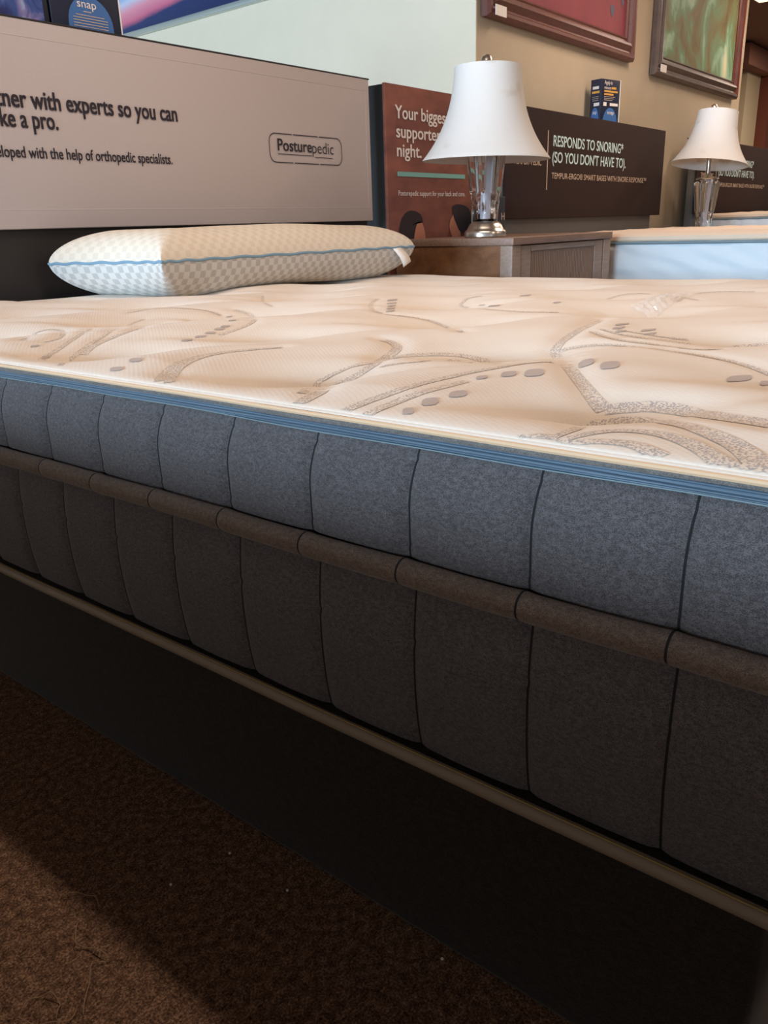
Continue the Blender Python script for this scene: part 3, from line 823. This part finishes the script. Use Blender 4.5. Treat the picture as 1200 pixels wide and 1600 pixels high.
# long black headboards
def snore_board(x0, x1, label, dx):
    t = empty('headboard', (x0 + x1) / 2, YH + .1, -H, label=label, cat='headboard', group='black headboards with snoring lettering')
    MB().box(x0 + .06, x1 - .24, YH + .04, YH + .16, -H, 1.08, 0, .008).build('board', M_greyboard, t)
    cv = sign_cover(x0, x1, .036, 1.092, YH, M_tempur, t, hem=False)
    MB().box(x0 + .02, x1 - .02, YH + .02, YH + .2, 1.085, 1.096, 0, .003).build('top_edging', M_dark, t)
    f = lambda px, py: X(px, py) + dx
    m1 = MB(); letter(m1, 'RESPONDS TO SNORING*', f(863.7, 243), f(972, 252), .755, .105, yl, .014)
    letter(m1, "(SO YOU DON'T HAVE TO).", f(862, 264), f(976, 272), .595, .105, yl, .014)
    m1.build('headline', M_mint_pale, cv, smooth=False)
    m2 = MB(); letter(m2, 'TEMPUR-ERGO\u00ae SMART BASES WITH SNORE RESPONSE\u2122', f(861, 286), f(1008, 293), .435, .058, yl, .004)
    letter(m2, 'TEMPUR+PEDIC', f(802, 266), f(845, 269), .555, .062, yl, .012)
    m2.box(f(855, 250) - .008, f(855, 250) + .008, yl, yl + .001, .32, .90)
    a = f(804, 255); b = f(845, 258)
    pts = smooth([(a, .69), (a + (b - a) * .2, .73), (a + (b - a) * .35, .76), (a + (b - a) * .5, .71), (a + (b - a) * .75, .73), (b, .65)], 6)
    for p, q in zip(pts, pts[1:]):
        m2.add([(p[0], yl, p[1] + .006), (q[0], yl, q[1] + .006), (q[0], yl, q[1] - .006), (p[0], yl, p[1] - .006)], [(0, 1, 2, 3)])
    m2.build('small_print', M_beige_print, cv, smooth=False)
    return t
snore_board(7.48, 11.62, 'black snoring headboard with small blue carton standing on top', 0.0)
snore_board(12.97, 17.1, 'black snoring headboard behind the lamp with the tilted shade', 12.97 - 7.48)

# ------------------------------------------------------------------ nightstands
def nightstand(x0, x1, y0, y1, zt, label):
    t = empty('nightstand', (x0 + x1) / 2, (y0 + y1) / 2, -H, label=label, cat='nightstand', group='nightstands between the beds')
    MB().box(x0, x1, y0, y1, zt - .058, zt, 0, .006).build('top', M_wood_top, t)
    MB().box(x0 + .012, x0 + .05, y0 + .03, y1 - .01, -H + .12, zt - .058).build('side_panel', M_wood_side, t)
    MB().box(x1 - .05, x1 - .012, y0 + .03, y1 - .01, -H + .12, zt - .058).build('side_panel', M_wood_side, t)
    MB().box(x0 + .05, x1 - .05, y1 - .05, y1 - .01, -H + .12, zt - .058).build('back_panel', M_wood_dark, t)
    MB().box(x0 + .05, x1 - .05, y0 + .06, y1 - .05, -H + .12, -H + .18).build('bottom_panel', M_wood_dark, t)
    for xa in (x0 + .008, x1 - .138):
        MB().box(xa, xa + .13, y0 + .012, y0 + .12, -H, zt - .058, 0, .006).build('front_post', M_wood_front, t)
        MB().box(xa, xa + .13, y1 - .13, y1 - .02, -H, zt - .62, 0, .006).build('rear_leg', M_wood_front, t)
    hz = (zt - .08 + H - .2) / 2
    for k in range(2):
        z1 = zt - .064 - k * (hz + .02); z0 = z1 - hz
        d = MB().box(x0 + .15, x1 - .15, y0 + .045, y0 + .075, z0, z1, 0)
        dr = d.build('drawer', M_wood_front, t, smooth=False)
        fr = MB()
        fr.box(x0 + .15, x0 + .31, y0 + .02, y0 + .05, z0, z1, 0, .008); fr.box(x1 - .31, x1 - .15, y0 + .02, y0 + .05, z0, z1, 0, .008)
        fr.box(x0 + .31, x1 - .31, y0 + .02, y0 + .05, z1 - .05, z1, 0, .008); fr.box(x0 + .31, x1 - .31, y0 + .02, y0 + .05, z0, z0 + .05, 0, .008)
        fr.build('drawer_frame', M_wood_front, dr)
        sl = MB(); n = 40
        for i in range(n):
            xa = x0 + .31 + (x1 - x0 - .62) * i / n; xb = xa + (x1 - x0 - .62) / n * .8
            sl.box(xa, xb, y0 + .030, y0 + .046, z0 + .05, z1 - .05)
        sl.build('reeded_panel', M_wood_dark, dr, smooth=False)
    return t
NZ = -.105
nightstand(5.58, 7.36, 3.24, 4.38, NZ, 'brown nightstand with reeded drawers under the nearer crystal lamp')
NZ2 = -.277
nightstand(11.5, 12.9, 3.35, 4.38, NZ2, 'brown nightstand under the lamp with the tilted shade')

# ------------------------------------------------------------------ lamps
def lamp(x, y, z, label, shade_z, tilt, tdir, rz):
    t = empty('table_lamp', x, y, z, rz, label=label, cat='lamp', group='crystal table lamps')
    MB().lathe([(.001, .002), (.160, .002), (.166, .008), (.167, .040), (.160, .052), (.150, .058), (.142, .072), (.128, .098), (.112, .112), (.098, .120), (.001, .121)], 8 * 6,
               rib=lambda r, zz_, a: r * (1 + .012 * math.cos(8 * a))).build('base', M_silver, t, local=True)
    prof = []
    for i in range(41):
        q = i / 40; r = .096 + .068 * q ** 1.1
        if q > .94: r -= .05 * (q - .94) / .06
        prof.append((r, .122 + .61 * q))
    def rib(r, zz_, a):
        q = (zz_ - .122) / .61
        fl = abs(math.cos(6 * a)) ** .7 - .5
        if q < .33:
            dm = max(0, math.cos(12 * a + 3.1)) * max(0, math.cos((q - .17) / .33 * math.pi * 2.2))
            return r * (1 + .05 * fl * .5 - .10 * dm)
        return r * (1 + .13 * fl)
    n = 96
    inner = [(r - .045, zz_) for r, zz_ in prof[::-1][1:-1]]
    gl = MB().lathe(prof, n, rib=rib); b = len(gl.v)
    gl.lathe([((.096 + .068 * (i / 12) ** 1.1) * .74, .14 + .575 * i / 12) for i in range(13)][::-1], n)
    m_ = len(prof)
    # bridge bottom and top rims into a closed shell
    for j in range(n):
        j2 = (j + 1) % n
        gl.f.append(((m_ - 1) * n + j, (m_ - 1) * n + j2, b + j2, b + j)); gl.m.append(0)
        e = b + 12 * n
        gl.f.append((j2, j, e + j, e + j2)); gl.m.append(0)
    gl.build('glass_column', M_glass, t, local=True)
    MB().lathe([(.04, .12), (.04, .73)], 16).build('rod', M_pearl, t, local=True)
    MB().lathe([(.001, .726), (.110, .730), (.142, .738), (.146, .748), (.136, .758), (.090, .766), (.050, .782), (.034, .80), (.030, .82), (.030, shade_z + .10), (.001, shade_z + .10)], 40).build('neck', M_silver, t, local=True)
    # shade: bell
    sh = MB(); prof = []
    for i in range(29):
        q = i / 28; r = .252 + .045 * q + .195 * q ** 2.6
        prof.append((r, .635 * (1 - q)))
    full = [(.244, .632)] + [(.247, .639), (.252, .640)] + prof[1:] + [(.494, -.006), (.488, -.006)] + [(r - .008, zz_) for r, zz_ in prof[::-1][1:-1]]
    full.append(full[0])
    sh.lathe(full, 72)
    for k_ in range(3):
        a = k_ * 2 * math.pi / 3 + .4
        sh.tube([(0, 0, .60), (.245 * math.cos(a), .245 * math.sin(a), .615)], .006, 6)
    o = sh.build('shade', M_shade, t, local=True)
    o.location = (0, 0, shade_z * S)
    rm = Matrix.Rotation(tilt, 3, Vector((math.cos(tdir), math.sin(tdir), 0)))
    o.rotation_euler = rm.to_euler()
    zt = shade_z + .60
    rod = MB().tube([(0, 0, shade_z + .09), (.10, 0, shade_z + .18), (.12, 0, shade_z + .38), (.06, 0, shade_z + .55), (0, 0, zt)], .007, 8)
    rod.tube([(0, 0, shade_z + .09), (-.10, 0, shade_z + .18), (-.12, 0, shade_z + .38), (-.06, 0, shade_z + .55), (0, 0, zt)], .007, 8)
    rod.build('harp', M_silver, t, local=True)
    f0 = zt + .028
    MB().lathe([(.001, f0 - .005), (.022, f0), (.014, f0 + .016), (.034, f0 + .03), (.044, f0 + .052), (.036, f0 + .078), (.018, f0 + .092), (.001, f0 + .096)], 24).build('finial', M_silver, t, local=True)
    return t
lamp(5.822, 3.641, NZ, 'crystal table lamp with upright white bell shade on nearer nightstand', .575, math.radians(1.0), 0, .2)
lamp(11.79, 3.9, NZ2, 'crystal table lamp with tilted shade behind the pale blue mattress', .925, math.radians(8.0), math.atan2(.599, .728), .5)

# narrow navy carton behind the nearer lamp
nb = empty('carton', 6.9, 4.3, NZ, label='narrow navy carton on nightstand behind the nearer crystal lamp', cat='box')
a = at(752, 340, 1, 4.24)[0]; b = at(789, 340, 1, 4.24)[0]
MB().box(a, b, 4.24, 4.34, NZ, NZ + .34, 0, .004).build('body', M_navy2, nb)
m_ = MB(); letter(m_, 'H', at(783, 327, 1, 4.24)[0], at(788, 327, 1, 4.24)[0], NZ + .135, .06, 4.236, .01); m_.build('lettering', M_beige_print, nb, smooth=False)

# ------------------------------------------------------------------ cartons on the headboards
def local_carton(t, wd, dp, h, faces):
    MB().box(-0.0, wd, 0, dp, 0, h, 0, .004).build('body', M_navy, t, local=True)
LAY = {0: .0025, 1: .0045, 2: .0045, 3: .0045}
def flat(mb, pts, mi=0): mb.add(pts, [tuple(range(len(pts)))], mi)
def arch(mb, x0, x1, zt, fx, mi):
    r = (x1 - x0) / 2; c = (x0 + x1) / 2; z1 = zt - r
    pts = [(x0, 0.002), (x1, 0.002)] + [(c + r * math.cos(a), z1 + r * math.sin(a)) for a in np.linspace(0, math.pi, 17)]
    flat(mb, [fx(p[0], p[1], mi) for p in pts], mi)
def words(mb, body, x0, x1, z, cap, fx, mi, bold=.01):
    q = MB(); letter(q, body, x0, x1, z, cap, 0, .004)
    mb.add([fx(p[0], p[2], mi) for p in q.v], q.f, mi)
def bar(mb, x0, x1, z0, z1, fx, mi): flat(mb, [fx(x0, z0, mi), fx(x1, z0, mi), fx(x1, z1, mi), fx(x0, z1, mi)], mi)
PR = [M_arch, M_white_print, M_orange, M_beige_print]
CS = .36 / .46
# small one on the black headboard: turned with a corner to the front
t = empty('carton', 9.84, YH + .13, 1.1035, math.radians(-12), label='small navy blue carton standing on the black headboard', cat='box', group='navy promotion cartons')
wd, dp, h = .36, .15, .45
MB().box(0, wd, 0, dp, 0, h, 0, .003).build('body', M_navy, t, local=True)
MB().box(wd, wd + .012, -.002, dp, 0, h + .004, 0).build('white_edge', M_paper, t, local=True)
fr = MB(); F = lambda u, z, l=0: (u * CS, -LAY[l], z); F2 = lambda u, z, l=0: (-LAY[l], dp - u * dp / .38, z)
arch(fr, .06, .42, .15, F, 0); words(fr, 'snap', .17, .33, .08, .04, F, 1)
words(fr, 'Apply in', .07, .26, .395, .04, F, 1); words(fr, 'minutes', .07, .24, .345, .032, F, 1); bar(fr, .25, .36, .347, .372, F, 2)
bar(fr, .07, .40, .312, .332, F, 2); bar(fr, .07, .30, .28, .3, F, 2)
for k in range(3): bar(fr, .07, .34 - k * .03, .262 - k * .018, .267 - k * .018, F, 3)
bar(fr, .06, .14, .165, .205, F, 1); bar(fr, .22, .42, .17, .20, F, 1)
arch(fr, .04, .34, .15, F2, 0); words(fr, 'snap', .12, .26, .08, .04, F2, 1)
bar(fr, .08, .30, .345, .375, F2, 1); bar(fr, .06, .33, .30, .325, F2, 2)
for k in range(3): bar(fr, .08, .30, .262 - k * .02, .267 - k * .02, F2, 3)
bar(fr, .14, .34, .165, .20, F2, 1)
fr.build('print', PR, t, local=True, smooth=False)
# larger one on the near headboard
t = empty('carton', 2.80, YH + .07, 1.0885, math.radians(0), label='navy carton with blue arch logo standing on the near headboard', cat='box', group='navy promotion cartons')
MB().box(0, .44, 0, .085, 0, .62, 0, .003).build('body', M_navy, t, local=True)
MB().box(.438, .446, -.002, .07, 0, .62).build('white_edge', M_paper, t, local=True)
fr = MB(); CS = 1.0
arch(fr, .10, .385, .178, F, 0)
words(fr, 'snap', .165, .285, .118, .04, F, 1, .02); bar(fr, .20, .25, .096, .101, F, 3)
for k in range(5): bar(fr, .15 - .02 * (k > 0), .33 + .02 * (k > 0), .078 - k * .014, .082 - k * .014, F, 3)
fr.build('print', PR, t, local=True, smooth=False)
# photo carton beside it
t = empty('carton', 2.4, YH + .07, 1.0885, 0, label='carton with blue night photo standing on the near headboard', cat='box')
MB().box(-.25, .385, 0, .085, 0, .60, 0, .003).build('body', M_navy2, t, local=True)
fr = MB(); bar(fr, -.24, .355, .002, .59, F, 0); fr.build('photo', M_bluephoto, t, local=True, smooth=False)

# ------------------------------------------------------------------ pictures on the walls
def framed(x0, x1, z0, z1, fw, mat, matr, canvas, label, spots, tagpx):
    t = empty('framed_painting', (x0 + x1) / 2, YW - .02, z0, label=label, cat='painting')
    prof = [(0, .012), (0, .075), (.03, .105), (.06, .105), (.08, .075), (.10, .070), (.12, .085), (.15, .118), (.18, .112), (.195, .075), (.215, .068), (.23, .078), (.25, .060), (.25, .02)]
    prof = [(q[0] * fw / .25, q[1]) for q in prof]
    for side in range(4):
        vs = []
        for a, th in prof:
            y = YW - .003 - th
            c4 = [(x0 + a, z0 + a), (x1 - a, z0 + a), (x1 - a, z1 - a), (x0 + a, z1 - a)]
            p, q = c4[side], c4[(side + 1) % 4]
            vs += [(p[0], y, p[1]), (q[0], y, q[1])]
        m_ = len(prof)
        mb = MB().add(vs, [(2 * i, 2 * i + 1, 2 * i + 3, 2 * i + 2) for i in range(m_ - 1)] + [(2 * m_ - 2, 2 * m_ - 1, 1, 0), tuple(range(0, 2 * m_, 2)), tuple(range(2 * m_ - 1, 0, -2))])
        mb.build('frame_member', matr if side == 1 else mat, t)
    cvs = MB().box(x0 + fw, x1 - fw, YW - .05, YW - .004, z0 + fw, z1 - fw).build('canvas', canvas, t, smooth=False)
    for px, py, rw, rh in spots:
        c = at(px, py, 1, YW - .053); m2 = MB()
        flat(m2, [(c[0] + rw * math.cos(a) + .2 * rw * math.sin(2 * a), YW - .053, c[2] + rh * math.sin(a)) for a in np.linspace(0, 2 * math.pi, 15)[:-1]])
        m2.build('paint_spot', M_spot, cvs, smooth=False)
    c = at(tagpx[0], tagpx[1], 1, YW - .135)
    MB().box(c[0] - .10, c[0] + .10, YW - .138, YW - .132, c[2] - .045, c[2] + .045).build('price_tag', M_paper, t, smooth=False)
    return t
k_ = (YW - .05) / 4.65
framed(7.387 * k_, 10.80 * k_, 1.836 * k_, 3.55, .25, M_mahog, M_mahog, M_redart, 'large red painting in mahogany frame on the tan wall', [(957, 17, .05, .065), (973, 4, .035, .04)], (783, 17))
framed(11.49 * k_, 15.01 * k_, 1.775 * k_, 3.85, .25, M_ebony, M_mahog_red, M_fallart, 'large green abstract painting in dark frame on the tan wall', [], (1037, 107))
# sunset print on the white wall
zb = 2.40 * XW / 7.255; yr, yl2 = 6.3, 10.7
t = empty('sunset_print', XW - .03, (yr + yl2) / 2, zb, label='sunset sky print in thin silver frame on the white wall', cat='picture')
MB().box(XW - .055, XW - .014, yr + .06, yl2 - .06, zb + .06, 3.9 - .06).build('printed_panel', M_sunset, t, smooth=False)
fr = MB()
for a in ((yr, yl2, zb, zb + .06), (yr, yl2, 3.84, 3.9), (yr, yr + .06, zb + .06, 3.84), (yl2 - .06, yl2, zb + .06, 3.84)):
    fr.box(XW - .075, XW - .013, a[0], a[1], a[2], a[3], 0, .008)
fr.build('silver_frame', M_silverframe, t)

# ------------------------------------------------------------------ beds further on
def far_bed(x0, x1, y0, y1, zt, label, label2, channel, corner, hgt):
    t = empty('mattress', (x0 + x1) / 2, (y0 + y1) / 2, zt - hgt, label=label, cat='mattress')
    tot, ev = outline(x0, x1, y0, y1, corner, .2, (y0 + y1) / 2)
    n = 900; E = [ev(tot * i / n) for i in range(n)]
    def lp(rows, f=None):
        vs = []
        for o, z in rows:
            for i, (x, y, nx, ny) in enumerate(E):
                oo = o + (f(tot * i / n, z) if f else 0)
                vs.append((x + nx * oo, y + ny * oo, z))
        fs = [(i * n + j, (i + 1) * n + j, (i + 1) * n + (j + 1) % n, i * n + (j + 1) % n) for i in range(len(rows) - 1) for j in range(n)]
        return vs, fs
    # pillow top
    top = MB(); rows = [(.0, zt - .075), (.012, zt - .06), (.006, zt - .03), (-.03, zt - .01), (-.10, zt)]
    top.add(*lp(rows, lambda s, z: .010 * math.sin(s * 16)))
    ring = [(x - nx * .10, y - ny * .10, zt) for x, y, nx, ny in E]; b = len(top.v) - n
    m = 24
    for q in range(1, m + 1):
        f = 1 - q / m
        for x, y, z in ring:
            xx = (x0 + x1) / 2 + (x - (x0 + x1) / 2) * f; yy = (y0 + y1) / 2 + (y - (y0 + y1) / 2) * f
            top.v.append((xx, yy, zt + .012 * math.sin(xx * 9) * math.sin(yy * 9) * min(1, q / 3)))
        for j in range(n):
            a = b + (q - 1) * n + j; a2 = b + (q - 1) * n + (j + 1) % n
            top.f.append((a, a2, a2 + n, a + n)[::-1]); top.m.append(0)
    top.build('pillow_top', M_top_tick2, t)
    MB().add(*lp([(.006 + .014 * math.cos(a), zt - .085 + .014 * math.sin(a)) for a in np.linspace(1.9, -1.9, 9)])).build('tape', M_greycord, t)
    if channel: f = lambda s, z: .014 * abs(math.sin(s * 14)) ** .5
    else: f = lambda s, z: .007 * math.sin(s * 7 + 3 * math.sin(z * 16 + s * 2.0)) + .004 * math.sin(s * 19 + z * 30)
    zr = [zt - .096 - (hgt - .1) * i / 24 for i in range(25)]
    MB().add(*lp([(-.012 + .02 * math.sin(math.pi * min(1, .06 + i / 24)) ** .5, z) for i, z in enumerate(zr)], f)).build('border', M_pale_tick, t)
    MB().add([(x, y, zt - hgt + .004) for x, y, nx, ny in E], [tuple(range(n))]).build('underside', M_pale_tick, t)
    b2 = empty('box_spring', (x0 + x1) / 2, (y0 + y1) / 2, -H, label=label2, cat='box spring')
    MB().box(x0 + .02, x1 - .02, y0 + .05, y1 - .02, -H, zt - hgt - .001, 0, .03).build('cloth_body', M_base, b2)
far_bed(7.56, 11.42, .1, 4.38, -.128, 'pale blue sided mattress with beige top behind the nightstand', 'box spring under the pale blue sided mattress', False, .2, .62)
far_bed(13.12, 16.9, .1, 4.36, .035, 'farthest mattress with channel stitched pale grey side', 'box spring under the farthest channel stitched mattress', True, .22, .62)
# unseen bed added across the aisle, set high and close to block window light
far_bed(-5.0, -.60, -2.0, 4.3, -.26, 'unseen mattress across the aisle blocking low window light', 'box spring under the unseen mattress across the aisle', False, .2, .65)

# ------------------------------------------------------------------ small things
# scrap of clear plastic film on the near mattress
pts = [on_top(*p) for p in [(1000, 492), (1022, 478), (1045, 466), (1065, 462)]]
c = smooth(pts, 6); vs = []; n = len(c)
for i, p in enumerate(c):
    for j in range(7):
        off = (j - 3) * .028
        x = p[0] + off * .6; y = p[1] + off * .8
        vs.append((x, y, float(top_h([x], [y])[0]) + .006 + .016 * abs(math.sin(i * 1.7 + j * 2.3)) * (1 - abs(j - 3) / 4)))
mb = MB().add(vs, [(i * 7 + j, (i + 1) * 7 + j, (i + 1) * 7 + j + 1, i * 7 + j + 1) for i in range(n - 1) for j in range(6)])
mb_o = mb.build('plastic_scrap', M_plastic, base=(float(c[0][0]), float(c[0][1]), -.33), smooth=False); tag(mb_o, 'crumpled scrap of clear plastic film on the near mattress', 'plastic scrap')
# stray hairs and lint on the carpet
M_hairthread = plain('pale_brown_fibre', (150, 120, 92), .8)
hairs = [([(100, 1400), (128, 1393), (150, 1404), (155, 1418)], 'short curled fibre on the carpet at the edge of light'),
         ([(122, 1440), (117, 1466), (118, 1474), (140, 1478), (168, 1495), (145, 1505), (138, 1535), (130, 1585)], 'long bent fibre on the lit carpet'),
         ([(88, 1590), (93, 1566), (80, 1552), (55, 1556), (32, 1580), (30, 1592), (60, 1597), (100, 1596), (122, 1570)], 'looped fibre on the lit carpet near the lower left corner')]
for pts, lb in hairs:
    q = smooth([at(a, b, 2, -H + .012)[:2] for a, b in pts], 8)
    o = MB().tube([(p[0], p[1], -H + .010 + .006 * math.sin(i * .5)) for i, p in enumerate(q)], .0011, 5).build('fibre', M_hairthread, base=(float(q[0][0]), float(q[0][1]), -H))
    tag(o, lb, 'fibre')
for (px, py), lb in zip([(267, 1382), (359, 1333), (449, 1391), (691, 1498)], ['white lint speck on the carpet nearest the lit wedge', 'faint lint speck on the shaded carpet, topmost of four', 'small lint speck in the middle of the shaded carpet', 'lint speck on the dark carpet by the box spring']):
    q = at(px, py, 2, -H + .006)
    o = MB().lathe([(.0005, -.003), (.0025, -.002), (.0034, 0), (.0024, .002), (.0005, .003)], 8).build('lint', M_paper, local=True); o.location = P(q[0], q[1], -H + .006)
    tag(o, lb, 'lint', 'lint specks on the carpet')
